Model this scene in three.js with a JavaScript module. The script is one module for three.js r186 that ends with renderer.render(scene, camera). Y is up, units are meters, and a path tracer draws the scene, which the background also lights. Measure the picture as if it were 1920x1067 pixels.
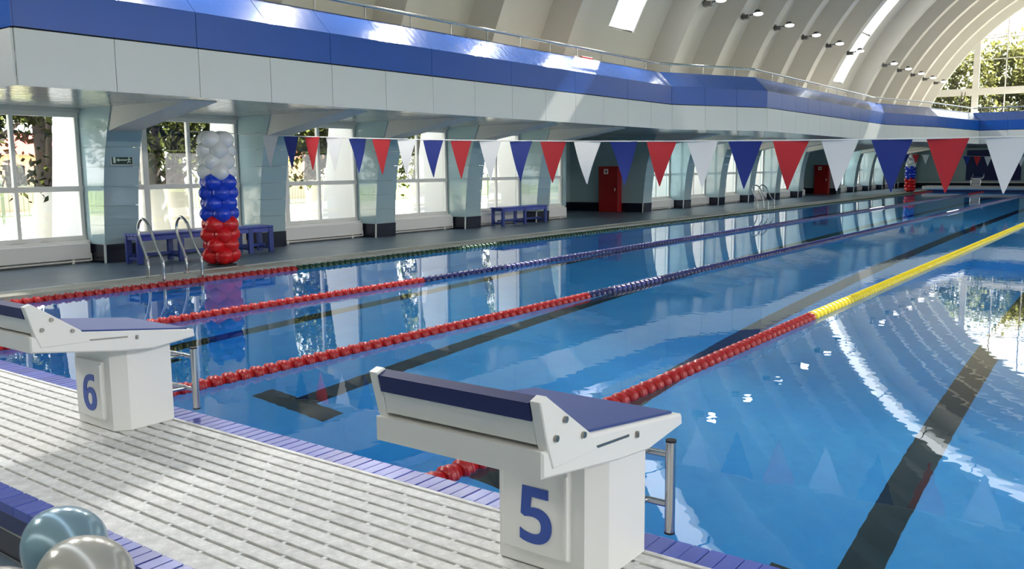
import * as THREE from 'three';
import { mergeGeometries } from 'three/addons/utils/BufferGeometryUtils.js';
import { RoundedBoxGeometry } from 'three/addons/geometries/RoundedBoxGeometry.js';
import { TextGeometry } from 'three/addons/geometries/TextGeometry.js';
import { FontLoader } from 'three/addons/loaders/FontLoader.js';

// ---------------------------------------------------------------- camera, sky, sun, exposure
const scene = new THREE.Scene();
const camera = new THREE.PerspectiveCamera(36.03, 1920 / 1067, 0.05, 400);
const EYE = new THREE.Vector3(2.619, 1.447, 3.290), YAW = 0.6382, PITCH = 0.1321, ROLL = -0.0083;
camera.position.copy(EYE);
camera.lookAt(EYE.x - Math.sin(YAW) * Math.cos(PITCH), EYE.y - Math.sin(PITCH), EYE.z - Math.cos(YAW) * Math.cos(PITCH));
camera.rotateZ(ROLL);

const renderer = new THREE.WebGLRenderer({ antialias: true });
renderer.toneMapping = THREE.LinearToneMapping;
renderer.toneMappingExposure = 0.42;
renderer.shadowMap.enabled = true;

const SUN = new THREE.Vector3(0.035, 0.70, -0.70).normalize();
// bright hazy daytime sky, a little bluer overhead
const skyTex = (() => {
  const w = 128, h = 64, d = new Float32Array(w * h * 4);
  for (let y = 0; y < h; y++) { const e = Math.max(0, Math.sin(((y + 0.5) / h - 0.5) * Math.PI)), t = Math.sqrt(e); for (let x = 0; x < w; x++) d.set([1.0 - 0.22 * t, 1.0 - 0.12 * t, 0.98 + 0.02 * t, 1], (y * w + x) * 4); }
  const t = new THREE.DataTexture(d, w, h, THREE.RGBAFormat, THREE.FloatType); t.mapping = THREE.EquirectangularReflectionMapping; t.magFilter = THREE.LinearFilter; t.needsUpdate = true; return t;
})();
scene.background = scene.environment = skyTex;
scene.backgroundIntensity = scene.environmentIntensity = 10;
const sun = new THREE.DirectionalLight(0xfffaf0, 75);
sun.position.copy(SUN).multiplyScalar(90).add(new THREE.Vector3(2.5, 0, -25));
sun.target.position.set(2.5, 0, -25);
sun.castShadow = true;
sun.shadow.camera.left = sun.shadow.camera.bottom = -50; sun.shadow.camera.right = sun.shadow.camera.top = 50; sun.shadow.camera.far = 200;
sun.shadow.mapSize.set(2048, 2048);
scene.add(sun, sun.target);

// ---------------------------------------------------------------- helpers
let seed = 7;
const rnd = () => { seed = (seed + 0x6d2b79f5) | 0; let t = Math.imul(seed ^ (seed >>> 15), 1 | seed); t = (t + Math.imul(t ^ (t >>> 7), 61 | t)) ^ t; return ((t ^ (t >>> 14)) >>> 0) / 4294967296; };
const rr = (a, b) => a + (b - a) * rnd();
const V = (x, y, z) => new THREE.Vector3(x, y, z);
const taken = new Map();
const numbered = (n) => { const k = taken.get(n) ?? 0; taken.set(n, k + 1); return k ? n + '_' + String(k).padStart(3, '0') : n; };
function tag(o, label, category, group, kind) { o.userData.label = label; o.userData.category = category; if (group) o.userData.group = group; if (kind) o.userData.kind = kind; return o; }
function thing(name, label, category, pos = [0, 0, 0], turn = 0, group, kind) {
  const o = new THREE.Group(); o.name = numbered(name); o.position.set(...pos); o.rotation.y = turn; scene.add(o);
  return tag(o, label, category, group, kind);
}
const struct = (name, label, category, pos) => thing(name, label, category, pos, 0, undefined, 'structure');
function part(parent, name, geo, m, pos) {
  const o = new THREE.Mesh(geo, m); o.name = name; o.castShadow = o.receiveShadow = true;
  if (pos) o.position.set(...pos);
  parent.add(o); return o;
}
const stuff = (o) => { o.userData.kind = 'stuff'; return o; };
// planar uv in metres from each face's main direction
function metric(g) {
  const q = g.index ? g.toNonIndexed() : g; q.deleteAttribute('uv');
  const p = q.attributes.position, uv = new Float32Array(p.count * 2), a = V(), b = V(), c = V();
  for (let i = 0; i < p.count; i += 3) {
    a.fromBufferAttribute(p, i); b.fromBufferAttribute(p, i + 1); c.fromBufferAttribute(p, i + 2);
    const n = b.clone().sub(a).cross(c.clone().sub(a)), ax = Math.abs(n.x), ay = Math.abs(n.y), az = Math.abs(n.z);
    [a, b, c].forEach((v, j) => { const [s, t] = ay >= ax && ay >= az ? [v.x, v.z] : ax >= az ? [v.z, v.y] : [v.x, v.y]; uv[(i + j) * 2] = s; uv[(i + j) * 2 + 1] = t; });
  }
  q.setAttribute('uv', new THREE.BufferAttribute(uv, 2)); return q;
}
const box = (w, h, d, x = 0, y = 0, z = 0) => metric(new THREE.BoxGeometry(w, h, d).translate(x, y, z));
const span = (x0, x1, y0, y1, z0, z1) => box(Math.abs(x1 - x0), Math.abs(y1 - y0), Math.abs(z1 - z0), (x0 + x1) / 2, (y0 + y1) / 2, (z0 + z1) / 2);
const rbox = (w, h, d, r = 0.01, x = 0, y = 0, z = 0) => metric(new RoundedBoxGeometry(w, h, d, 2, r).translate(x, y, z));
// eight corners: four of one face in order, then the four opposite
function hexa(P) {
  const F = [[0, 1, 2, 3], [7, 6, 5, 4], [0, 4, 5, 1], [1, 5, 6, 2], [2, 6, 7, 3], [3, 7, 4, 0]], pos = [];
  const mid = P.reduce((s, v) => s.add(v), V()).multiplyScalar(1 / 8);
  for (const f of F) {
    let [a, b, c, d] = f.map((i) => P[i]);
    const n = b.clone().sub(a).cross(c.clone().sub(a)), m = a.clone().add(c).multiplyScalar(0.5).sub(mid);
    if (n.dot(m) < 0) [b, d] = [d, b];
    for (const v of [a, b, c, a, c, d]) pos.push(v.x, v.y, v.z);
  }
  const g = new THREE.BufferGeometry(); g.setAttribute('position', new THREE.Float32BufferAttribute(pos, 3)); g.computeVertexNormals(); return metric(g);
}
// outline in (a, b) pushed through along one axis from s0 to s1
function prism(pts, axis, s0, s1, bevel = 0) {
  const sh = new THREE.Shape(pts.map(([a, b]) => new THREE.Vector2(a, b)));
  const g = new THREE.ExtrudeGeometry(sh, { depth: s1 - s0 - 2 * bevel, bevelEnabled: bevel > 0, bevelThickness: bevel, bevelSize: bevel, bevelOffset: -bevel, bevelSegments: 1, curveSegments: 10 });
  g.translate(0, 0, s0 + bevel);
  if (axis === 'x') g.applyMatrix4(new THREE.Matrix4().makeBasis(V(0, 0, 1), V(0, 1, 0), V(1, 0, 0)));   // (a,b,s) -> (s,b,a)
  if (axis === 'y') g.applyMatrix4(new THREE.Matrix4().makeBasis(V(1, 0, 0), V(0, 0, 1), V(0, 1, 0)));   // (a,b,s) -> (a,s,b)
  const flip = axis === 'x' || axis === 'y';
  const q = g.toNonIndexed ? (g.index ? g.toNonIndexed() : g) : g;
  if (flip) { const p = q.attributes.position; for (let i = 0; i < p.count; i += 3) { const a = [p.getX(i), p.getY(i), p.getZ(i)]; p.setXYZ(i, p.getX(i + 2), p.getY(i + 2), p.getZ(i + 2)); p.setXYZ(i + 2, ...a); } }
  q.computeVertexNormals(); return metric(q);
}
function tube(pts, r, seg = 8, closed = false, smooth = true, n) {
  const path = smooth ? new THREE.CatmullRomCurve3(pts, closed, 'centripetal') : (() => { const c = new THREE.CurvePath(); for (let i = 1; i < pts.length; i++) c.add(new THREE.LineCurve3(pts[i - 1], pts[i])); return c; })();
  return new THREE.TubeGeometry(path, n ?? Math.max(2, pts.length * 6), r, seg, closed);
}
function rod(a, b, r, seg = 8) {
  const d = b.clone().sub(a), g = new THREE.CylinderGeometry(r, r, d.length(), seg);
  g.applyQuaternion(new THREE.Quaternion().setFromUnitVectors(V(0, 1, 0), d.clone().normalize())); return g.translate((a.x + b.x) / 2, (a.y + b.y) / 2, (a.z + b.z) / 2);
}
const merge = (list) => mergeGeometries(list.map((g) => { const q = g.index ? g.toNonIndexed() : g; for (const k of Object.keys(q.attributes)) if (!['position', 'normal', 'uv'].includes(k)) q.deleteAttribute(k); return q; }));

// ---------------------------------------------------------------- computed textures
function noiseField(n, octaves, s0) {           // periodic value noise, 0..1
  let s = s0; const r = () => { s = (s * 1664525 + 1013904223) >>> 0; return s / 4294967296; };
  const out = new Float32Array(n * n); let amp = 1, tot = 0;
  for (const [cells, a] of octaves) {
    const g = Float32Array.from({ length: cells * cells }, r); amp = a; tot += a;
    for (let y = 0; y < n; y++) for (let x = 0; x < n; x++) {
      const fx = (x / n) * cells, fy = (y / n) * cells, ix = Math.floor(fx), iy = Math.floor(fy), u = fx - ix, v = fy - iy, su = u * u * (3 - 2 * u), sv = v * v * (3 - 2 * v);
      const q = (i, j) => g[((iy + j) % cells) * cells + ((ix + i) % cells)];
      out[y * n + x] += a * ((q(0, 0) * (1 - su) + q(1, 0) * su) * (1 - sv) + (q(0, 1) * (1 - su) + q(1, 1) * su) * sv);
    }
  }
  for (let i = 0; i < out.length; i++) out[i] /= tot;
  return out;
}
function texture(n, f, srgb, metres) {
  const d = new Uint8Array(n * n * 4);
  for (let i = 0; i < n * n; i++) { const c = f(i % n, (i / n) | 0, i); d[i * 4] = c[0]; d[i * 4 + 1] = c[1]; d[i * 4 + 2] = c[2]; d[i * 4 + 3] = 255; }
  const t = new THREE.DataTexture(d, n, n); t.wrapS = t.wrapT = THREE.RepeatWrapping; t.magFilter = THREE.LinearFilter; t.minFilter = THREE.LinearMipmapLinearFilter; t.generateMipmaps = true;
  if (srgb) t.colorSpace = THREE.SRGBColorSpace;
  t.repeat.set(1 / metres, 1 / metres); t.needsUpdate = true; return t;
}
const grey = (v) => { const b = Math.max(0, Math.min(255, v * 255)); return [b, b, b]; };
const grainF = noiseField(512, [[128, 1], [64, 0.6], [16, 0.4]], 11);
const patchF = noiseField(512, [[6, 1], [14, 0.7], [40, 0.5], [128, 0.3]], 23);
const rippleF = noiseField(1024, [[18, 0.5], [60, 0.7], [128, 0.8], [200, 0.35]], 5);
const rippleTex = texture(1024, (x, y, i) => grey(rippleF[i]), false, 9);
const grainTex = texture(512, (x, y, i) => grey(grainF[i]), false, 0.6);
const patchTint = (lo, hi, m) => texture(512, (x, y, i) => { const t = Math.max(0, Math.min(1, (patchF[i] - 0.28) / 0.44)); return [0, 1, 2].map((k) => lo[k] + (hi[k] - lo[k]) * t); }, true, m);

// ---------------------------------------------------------------- materials
const M = {};
const std = (name, color, roughness = 0.6, extra = {}) => (M[name] = new THREE.MeshPhysicalMaterial({ name, color, roughness, ...extra }));
std('vault', 0xcdcac3, 0.85);
std('whiteWall', 0xd8d6d0, 0.8);
std('panelWhite', 0xdadbd8, 0.45);
std('panelBlue', 0x0b50a8, 0.3);
std('topBlue', 0x27457f, 0.22, { clearcoat: 0.35, clearcoatRoughness: 0.08, bumpMap: rippleTex, bumpScale: 0.008 });
std('dark', 0x14171d, 0.7);
std('soffit', 0xb3b4b0, 0.16, { bumpMap: rippleTex, bumpScale: 0.006 });
std('columnTile', 0x9fb8bd, 0.08, { clearcoat: 0.6 });
std('plinth', 0x141a2c, 0.2);
std('grout', 0xc6ccc9, 0.8);
std('frame', 0xe6e4de, 0.4);
std('glass', 0xffffff, 0.0, { transmission: 1, thickness: 0, ior: 1.45 });
std('deckTile', 0xffffff, 0.35, { map: patchTint([84, 102, 118], [100, 118, 132], 2.2) });
std('coping', 0xffffff, 0.5, { map: patchTint([150, 150, 138], [176, 174, 160], 1.1) });
std('poolTile', 0xffffff, 0.4, { map: patchTint([70, 178, 245], [88, 192, 250], 3.0) });
std('poolBlack', 0x15181a, 0.5);
std('ribTile', 0x4453a6, 0.35);
std('ribTile2', 0x4a5bb0, 0.35);
std('ribTile3', 0x3f4c9c, 0.35);
std('navyTile', 0x17225c, 0.3);
std('slat', 0xffffff, 0.75, { map: patchTint([205, 205, 203], [236, 236, 233], 0.26), bumpMap: grainTex, bumpScale: 0.0016 });
std('slat2', 0xffffff, 0.75, { map: patchTint([199, 199, 197], [231, 230, 228], 0.3), bumpMap: grainTex, bumpScale: 0.0016 });
std('gutter', 0x6f7270, 0.9);
std('plastic', 0xe0e0dd, 0.4);
std('pad', 0x2a417e, 0.7, { bumpMap: grainTex, bumpScale: 0.0006 });
std('padDark', 0x122258, 0.6);
std('number', 0x24479a, 0.45);
std('steel', 0xc9cac8, 0.16, { metalness: 1 });
std('boltMetal', 0x9a958c, 0.3, { metalness: 1 });
std('red', 0xa01418, 0.3, { clearcoat: 0.3 });
std('green', 0x16402c, 0.3, { clearcoat: 0.3 });
std('blue', 0x111b55, 0.3, { clearcoat: 0.3 });
std('yellow', 0xd9c61e, 0.3, { clearcoat: 0.3 });
std('flagRed', 0xac1d27, 0.8, { side: THREE.DoubleSide });
std('flagBlue', 0x132c7c, 0.8, { side: THREE.DoubleSide });
std('flagWhite', 0xe4e5e4, 0.8, { side: THREE.DoubleSide });
std('cord', 0xdedfdd, 0.7);
std('balloonWhite', 0xe6e6e4, 0.22); std('balloonBlue', 0x1b3fc0, 0.2); std('balloonRed', 0xc8141a, 0.2);
std('pearlBlue', 0x86a2b0, 0.22, { metalness: 0.35 }); std('pearlSilver', 0xb8b6ae, 0.22, { metalness: 0.35 });
std('bench', 0x3f4fa8, 0.35); std('benchDark', 0x263b86, 0.35);
std('radiator', 0xe2e1dc, 0.4);
std('redCabinet', 0x9a1216, 0.35);
std('bark', 0x4b4138, 0.9); std('lime', 0xe8e4da, 0.9);
std('lampBody', 0x3c3d3c, 0.5);
std('lampGlow', 0xffffff, 0.4, { emissive: 0xffffff, emissiveIntensity: 12 });
std('ground', 0xffffff, 0.95, { map: patchTint([196, 190, 168], [222, 214, 192], 7) });
std('grass', 0xffffff, 0.95, { map: patchTint([128, 150, 70], [176, 186, 104], 5) });
std('fence', 0x5a6a58, 0.6);
std('water', 0xffffff, 0.0, { transmission: 1, thickness: 2.6, ior: 1.333, attenuationColor: new THREE.Color(0.75, 0.93, 0.985), attenuationDistance: 3, bumpMap: rippleTex, bumpScale: 0.00045 });
std('pinkWall', 0xd9a8a2, 0.8); std('roofRed', 0xa84438, 0.7);

// ---------------------------------------------------------------- shared measures
const AX = 2.5, AY = -0.4, RIN = 12.8, ROUT = 13.6;           // axis of the vault, inside of the ribs, inside of the shell
const PITCHZ = 2.87, zk = (k) => -3.7 - PITCHZ * k;
const xin = (y) => AX - Math.sqrt(RIN * RIN - (y - AY) ** 2);
const POOL = { x0: -7.75, x1: 12.75, z0: 0.87, z1: -49.2, deep: -2.6 };
const DECK = 0.06, ENDZ = -55.6, NEARZ = 9, WINX = -10.8, SOFFIT = 2.4;
const ORD = ['first', 'second', 'third', 'fourth', 'fifth', 'sixth', 'seventh', 'eighth', 'ninth', 'tenth', 'eleventh', 'twelfth', 'thirteenth', 'fourteenth', 'fifteenth', 'sixteenth', 'seventeenth', 'eighteenth', 'nineteenth', 'twentieth'];

// ================================================================ POOL, WATER, FLOORS
{
  const f = struct('floor', 'dark blue-grey tiled walkway round the pool', 'floor');
  part(f, 'walkway', span(-13.2, -8.25, DECK - 0.25, DECK, NEARZ, ENDZ), M.deckTile);
  part(f, 'walkway', span(13.25, 16.5, DECK - 0.25, DECK, NEARZ, ENDZ), M.deckTile);
  part(f, 'walkway', span(-8.25, 13.25, DECK - 0.25, DECK, NEARZ, 1.96), M.deckTile);
  part(f, 'walkway', span(-8.25, 13.25, DECK - 0.25, DECK, -50.6, ENDZ), M.deckTile);
  part(f, 'coping', span(-8.25, POOL.x0, -0.3, DECK, 0.87, -50.6), M.coping);
  part(f, 'coping', span(POOL.x1, 13.25, -0.3, DECK, 0.87, -50.6), M.coping);
  for (let i = 0; i < 40; i++) part(f, 'drain_grate', span(-8.22, -8.14, DECK, DECK + 0.004, 0.4 - i * 1.26, -0.75 - i * 1.26), M.grout);

  const b = struct('pool_basin', 'light blue tiled swimming pool basin with black lane lines', 'pool');
  part(b, 'pool_floor', span(POOL.x0, POOL.x1, POOL.deep - 0.2, POOL.deep, POOL.z0, POOL.z1), M.poolTile);
  part(b, 'pool_wall', span(POOL.x0 - 0.15, POOL.x0, POOL.deep - 0.2, -0.31, POOL.z0, POOL.z1), M.poolTile);
  part(b, 'pool_wall', span(POOL.x1, POOL.x1 + 0.15, POOL.deep - 0.2, -0.31, POOL.z0, POOL.z1), M.poolTile);
  part(b, 'pool_wall', span(POOL.x0 - 0.15, POOL.x1 + 0.15, POOL.deep - 0.2, 0.14, POOL.z0, POOL.z0 + 0.15), M.poolTile);
  part(b, 'pool_wall', span(POOL.x0 - 0.15, POOL.x1 + 0.15, POOL.deep - 0.2, 0.14, POOL.z1 - 0.15, POOL.z1), M.poolTile);
  for (let i = 0; i < 8; i++) {
    const x = -6.25 + 2.5 * i;
    part(b, 'lane_line', span(x - 0.125, x + 0.125, POOL.deep, POOL.deep + 0.004, -1.95, -46.3), M.poolBlack);
    for (const z of [-1.9, -46.3]) part(b, 'lane_line_end', span(x - 0.5, x + 0.5, POOL.deep, POOL.deep + 0.004, z + 0.125, z - 0.125), M.poolBlack);
  }
  const w = part(scene, 'water', metric(new THREE.PlaneGeometry(POOL.x1 - POOL.x0, POOL.z0 - POOL.z1).rotateX(-Math.PI / 2).translate((POOL.x0 + POOL.x1) / 2, 0, (POOL.z0 + POOL.z1) / 2)), M.water);
  tag(w, 'calm clear water surface filling the swimming pool', 'water', undefined, 'structure');
}

// ribbed edge tile, 11.25 cm wide: two ribs with grooves between
function ribbedTile(depth, h) {
  const w = 0.1105, g = 0.004, pts = [[0, -h], [w, -h], [w, -0.004], [w - 0.004, 0], [w * 0.5 + 0.003, 0], [w * 0.5, -0.005], [w * 0.5 - 0.003, 0], [0.004, 0], [0, -0.004]];
  return prism(pts, 'z', 0, depth);
}
// raised starting platform at the near end
{
  const TOP = 0.275, s = struct('starting_platform', 'raised white slatted deck under the starting blocks', 'deck');
  part(s, 'gutter', span(-8.1, 13.1, -0.2, 0.02, 0.99, 1.87), M.gutter);
  part(s, 'kerb', span(-8.1, 13.1, 0.141, 0.235, 0.865, 0.99), M.navyTile);
  part(s, 'edge_strip', span(-8.1, 13.1, 0.21, TOP + 0.003, 0.99, 1.008), M.slat);
  part(s, 'border_plank', rbox(21.2, 0.06, 0.085, 0.006, 2.5, TOP - 0.03, 1.8375), M.slat2);
  const L = 5.3, geo = rbox(L - 0.003, 0.08, 0.0515, 0.0025, 0, 0, 0), conn = [];
  for (let m = 0; m < 4; m++) for (let i = 0; i < 12; i++) {
    const x = -8.1 + L * (m + 0.5), z = 1.008 + 0.0275 + 0.004 + i * 0.0655;
    part(s, 'slat', geo, (m * 5 + i * 3) % 4 ? M.slat : M.slat2, [x, TOP - 0.04, z]);
    for (let j = 0; j < 27; j++) conn.push(box(0.016, 0.06, 0.0145, -8.1 + L * m + 0.19 * j + 0.05 + ((i * 37) % 11) * 0.016, TOP - 0.033, z + 0.0327));
  }
  stuff(part(s, 'slat_connector', merge(conn), M.slat));
  part(s, 'riser', span(-8.1, 13.1, DECK, 0.155, 1.87, 1.952), M.plinth);
  part(s, 'riser', span(-8.1, 13.1, 0.163, 0.24, 1.87, 1.952), M.navyTile);
  part(s, 'joint', span(-8.1, 13.1, 0.155, 0.163, 1.87, 1.951), M.coping);
  const c = struct('pool_edge_coping', 'blue ribbed tiles along the near pool edge', 'edging');
  const c2 = struct('step_edge_coping', 'blue ribbed tiles along the step behind the blocks', 'edging');
  const g1 = ribbedTile(0.122, 0.04), g2 = ribbedTile(0.092, 0.036);
  for (let i = 0; i < 188; i++) {
    const m = [M.ribTile, M.ribTile2, M.ribTile3][Math.floor(rnd() * 3)], n = [M.ribTile, M.ribTile2, M.ribTile3][Math.floor(rnd() * 3)];
    part(c, 'tile', g1, m, [-8.1 + i * 0.1125, TOP, 0.866]);
    part(c2, 'tile', g2, n, [-8.1 + i * 0.1125, TOP, 1.874]);
  }
  // far end platform, edge and a band of wall tiles
  const e = struct('far_platform', 'raised platform along the far end of the pool', 'deck');
  part(e, 'platform_body', span(-8.1, 13.1, DECK, 0.25, -49.22, -50.6), M.panelWhite);
  part(e, 'platform_top', rbox(21.2, 0.04, 1.38, 0.01, 2.5, 0.27, -49.91), M.slat2);
  part(e, 'edge_band', span(-8.1, 13.1, 0.0, 0.1, -49.19, -49.215), M.navyTile);
}

// ================================================================ LEFT WALL: columns, sills, niches, brackets
const COLS = [-1, 0, 1, 2, 3, 4, 7, 8, 9, 10, 11, 14, 15, 16, 17], PIERS = [6, 13];
const NICHE = [[-17.3, zk(6)], [-37.4, zk(13)]];
{
  const w = struct('wall_left', 'window wall with leaning pale blue tiled columns below the balcony', 'wall');
  const CW = 0.56;
  const column = (z, back) => {
    const c = new THREE.Group(); c.name = 'column'; w.add(c);
    const corner = (y) => xin(y) + Math.max(0, y - 1.25) ** 2 * 0.1;
    part(c, 'plinth', hexa([V(back, DECK, z + 0.012), V(corner(0) + 0.012, DECK, z + 0.012), V(corner(0) + 0.012, DECK, z - CW - 0.012), V(back, DECK, z - CW - 0.012), V(back, 0.34, z + 0.012), V(corner(0.3) + 0.012, 0.34, z + 0.012), V(corner(0.3) + 0.012, 0.34, z - CW - 0.012), V(back, 0.34, z - CW - 0.012)]), M.plinth);
    part(c, 'corner_trim', hexa([V(corner(0) - 0.004, DECK, z + 0.017), V(corner(0) + 0.017, DECK, z + 0.017), V(corner(0) + 0.017, DECK, z - 0.012), V(corner(0) - 0.004, DECK, z - 0.012), V(corner(0.3) - 0.004, 0.34, z + 0.017), V(corner(0.3) + 0.017, 0.34, z + 0.017), V(corner(0.3) + 0.017, 0.34, z - 0.012), V(corner(0.3) - 0.004, 0.34, z - 0.012)]), M.grout);
    part(c, 'core', span(back, corner(0) - 0.006, DECK, SOFFIT + 0.2, z - 0.005, z - CW + 0.005), M.grout);
    const H = 0.294;
    for (let i = 0; i < 7; i++) {
      const y0 = 0.343 + i * H, y1 = y0 + H - 0.004;
      part(c, 'tile', hexa([V(back, y0, z), V(corner(y0), y0, z), V(corner(y0), y0, z - CW), V(back, y0, z - CW), V(back, y1, z), V(corner(y1), y1, z), V(corner(y1), y1, z - CW), V(back, y1, z - CW)]), M.columnTile);
    }
  };
  for (const k of COLS) column(zk(k), WINX - 0.12);
  for (const k of PIERS) column(zk(k), -13.0);
  // outer fins of the ribs, seen through the glass
  for (const k of COLS) part(w, 'outer_fin', hexa([V(-12.0, -0.2, zk(k)), V(WINX - 0.13, -0.2, zk(k)), V(WINX - 0.13, -0.2, zk(k) - 0.5), V(-12.0, -0.2, zk(k) - 0.5), V(-11.5, 2.9, zk(k)), V(WINX - 0.13, 2.9, zk(k)), V(WINX - 0.13, 2.9, zk(k) - 0.5), V(-11.5, 2.9, zk(k) - 0.5)]), M.whiteWall);
  // sill and lintel runs between niches
  for (const [a, b] of [[NEARZ, NICHE[0][0]], [NICHE[0][1] - CW, NICHE[1][0]], [NICHE[1][1] - CW, ENDZ]]) {
    part(w, 'sill_wall', span(WINX - 0.12, WINX + 0.05, -0.2, 0.4, a, b), M.whiteWall);
    part(w, 'lintel', span(WINX - 0.12, WINX + 0.05, 2.34, 2.8, a, b), M.whiteWall);
  }
  for (const [a, b] of NICHE) {
    part(w, 'niche_wall', span(-13.1, -12.95, -0.2, 2.8, a + 0.15, b - CW), M.columnTile);
    part(w, 'niche_wall', span(-13.0, WINX + 0.05, -0.2, 2.8, a + 0.15, a), M.columnTile);
    part(w, 'niche_plinth', span(-12.95, -12.93, DECK, 0.34, a, b), M.plinth);
    part(w, 'niche_ceiling', span(-13.1, WINX, SOFFIT, SOFFIT + 0.2, a + 0.15, b - CW), M.whiteWall);
  }
  // tapering brackets that carry the balcony
  for (let k = -1; k <= 17; k++) {
    if ([5, 12].includes(k)) continue;
    part(w, 'bracket', prism([[-10.2, SOFFIT + 0.01], [-10.2, 2.0], [-9.72, 2.1], [-8.0, 2.385], [-8.0, SOFFIT + 0.01]], 'z', zk(k) - 0.5, zk(k) - 0.02), M.whiteWall);
  }
  part(w, 'wall_foot', span(-13.3, -13.1, -0.2, 3.2, NEARZ, NEARZ + 0.2), M.whiteWall);

  // windows between the columns
  let n = 0;
  const win = (za, zb, label) => {
    const g = struct('window_' + ++n, label, 'window');
    const y0 = 0.4, y1 = 2.34, x = WINX - 0.03, t = 0.055, T = 1.19, len = za - zb;
    part(g, 'frame_rail', span(x - 0.035, x + 0.035, y0, y0 + 0.07, za, zb), M.frame);
    part(g, 'frame_rail', span(x - 0.035, x + 0.035, y1 - 0.07, y1, za, zb), M.frame);
    part(g, 'transom', span(x - 0.035, x + 0.04, T - 0.04, T + 0.04, za, zb), M.frame);
    const zs = [za - 0.035, za - len * 0.21, za - len * 0.57, zb + 0.035];
    for (const z of zs) part(g, z === zs[1] ? 'main_mullion' : 'mullion', span(x - 0.034, x + 0.034 + (z === zs[1] ? 0.012 : 0), y0, y1, z + (z === zs[1] ? 0.05 : t / 2), z - (z === zs[1] ? 0.05 : t / 2)), M.frame);
    for (let i = 0; i < 3; i++) for (const [a, b] of [[y0 + 0.06, T - 0.03], [T + 0.03, y1 - 0.06]]) part(g, 'pane', span(x - 0.004, x + 0.004, a, b, zs[i] - 0.02, zs[i + 1] + 0.02), M.glass);
    part(g, 'sill', span(WINX - 0.02, WINX + 0.11, y0 - 0.035, y0, za, zb), M.frame);
    // radiator casing below, with its pipe
    const r = thing('radiator', 'white radiator casing under the ' + label.replace('white framed ', ''), 'radiator', [0, 0, 0], 0, 'radiator casings under the windows');
    part(r, 'casing', rbox(0.1, 0.24, len - 0.1, 0.012, WINX + 0.15, 0.245, (za + zb) / 2), M.radiator);
    part(r, 'pipe', rod(V(WINX + 0.17, 0.095, za - 0.05), V(WINX + 0.17, 0.095, zb + 0.03), 0.014), M.frame);
    part(r, 'foot', span(WINX + 0.12, WINX + 0.18, DECK, 0.13, za - 0.3, za - 0.34), M.frame);
    part(r, 'foot', span(WINX + 0.12, WINX + 0.18, DECK, 0.13, zb + 0.34, zb + 0.3), M.frame);
    part(r, 'valve', tube([V(WINX + 0.17, 0.2, zb + 0.08), V(WINX + 0.17, 0.2, zb + 0.035), V(WINX + 0.17, 0.1, zb + 0.035)], 0.014, 8, false, false, 8), M.frame);
  };
  const ks = [-1, 0, 1, 2, 3];
  ks.forEach((k, i) => win(zk(k) - 0.57, zk(k + 1) + 0.005, i ? `white framed window between the ${ORD[i - 1]} and ${ORD[i]} tiled columns` : 'white framed window before the first tiled column'));
  win(zk(4) - 0.57, NICHE[0][0] + 0.15, 'white framed narrow window beside the nearer red cabinet niche');
  [6, 7, 8, 9, 10].forEach((k, i) => win(zk(k) - 0.57, zk(k + 1) + 0.005, `white framed window, ${ORD[i]} beyond the nearer red cabinet`));
  win(zk(11) - 0.57, NICHE[1][0] + 0.15, 'white framed narrow window beside the farther red cabinet niche');
  [13, 14, 15, 16].forEach((k, i) => win(zk(k) - 0.57, zk(k + 1) + 0.005, `white framed window, ${ORD[i]} beyond the farther red cabinet`));
  part(w, 'end_pier', span(WINX - 0.12, WINX + 0.05, 0.4, 2.34, zk(17) - 0.5, ENDZ), M.columnTile);
  part(w, 'end_pier', span(WINX - 0.12, WINX + 0.05, 0.4, 2.34, NEARZ, zk(-1) + 0.005), M.columnTile);
}

// ================================================================ BALCONY
const PLAN = [[-7.4, -1.3], [-7.4, -17.0], [-6.05, -19.95], [-6.15, -32.6], [-5.1, -37.0], [-4.4, -42.5]].map(([x, z]) => [x, z]);
const MIRR = PLAN.map(([x, z]) => [2 * AX - x, z]).reverse();
const LINE = [...PLAN, ...MIRR];
function offsetLine(line, d) {                    // moved away from the pool by d, corners mitred
  const nrm = [];
  for (let i = 0; i < line.length - 1; i++) { const dx = line[i + 1][0] - line[i][0], dz = line[i + 1][1] - line[i][1], l = Math.hypot(dx, dz); nrm.push([dz / l, -dx / l]); }
  return line.map(([x, z], i) => {
    const a = nrm[Math.max(0, i - 1)], b = nrm[Math.min(nrm.length - 1, i)], mx = a[0] + b[0], mz = a[1] + b[1], k = d / (0.5 * (mx * mx + mz * mz));
    return [x + mx * k, z + mz * k];
  });
}
const YF0 = 2.38, YF1 = 2.985, YB1 = 3.44, YT = 3.83, DT = 0.42;
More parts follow.
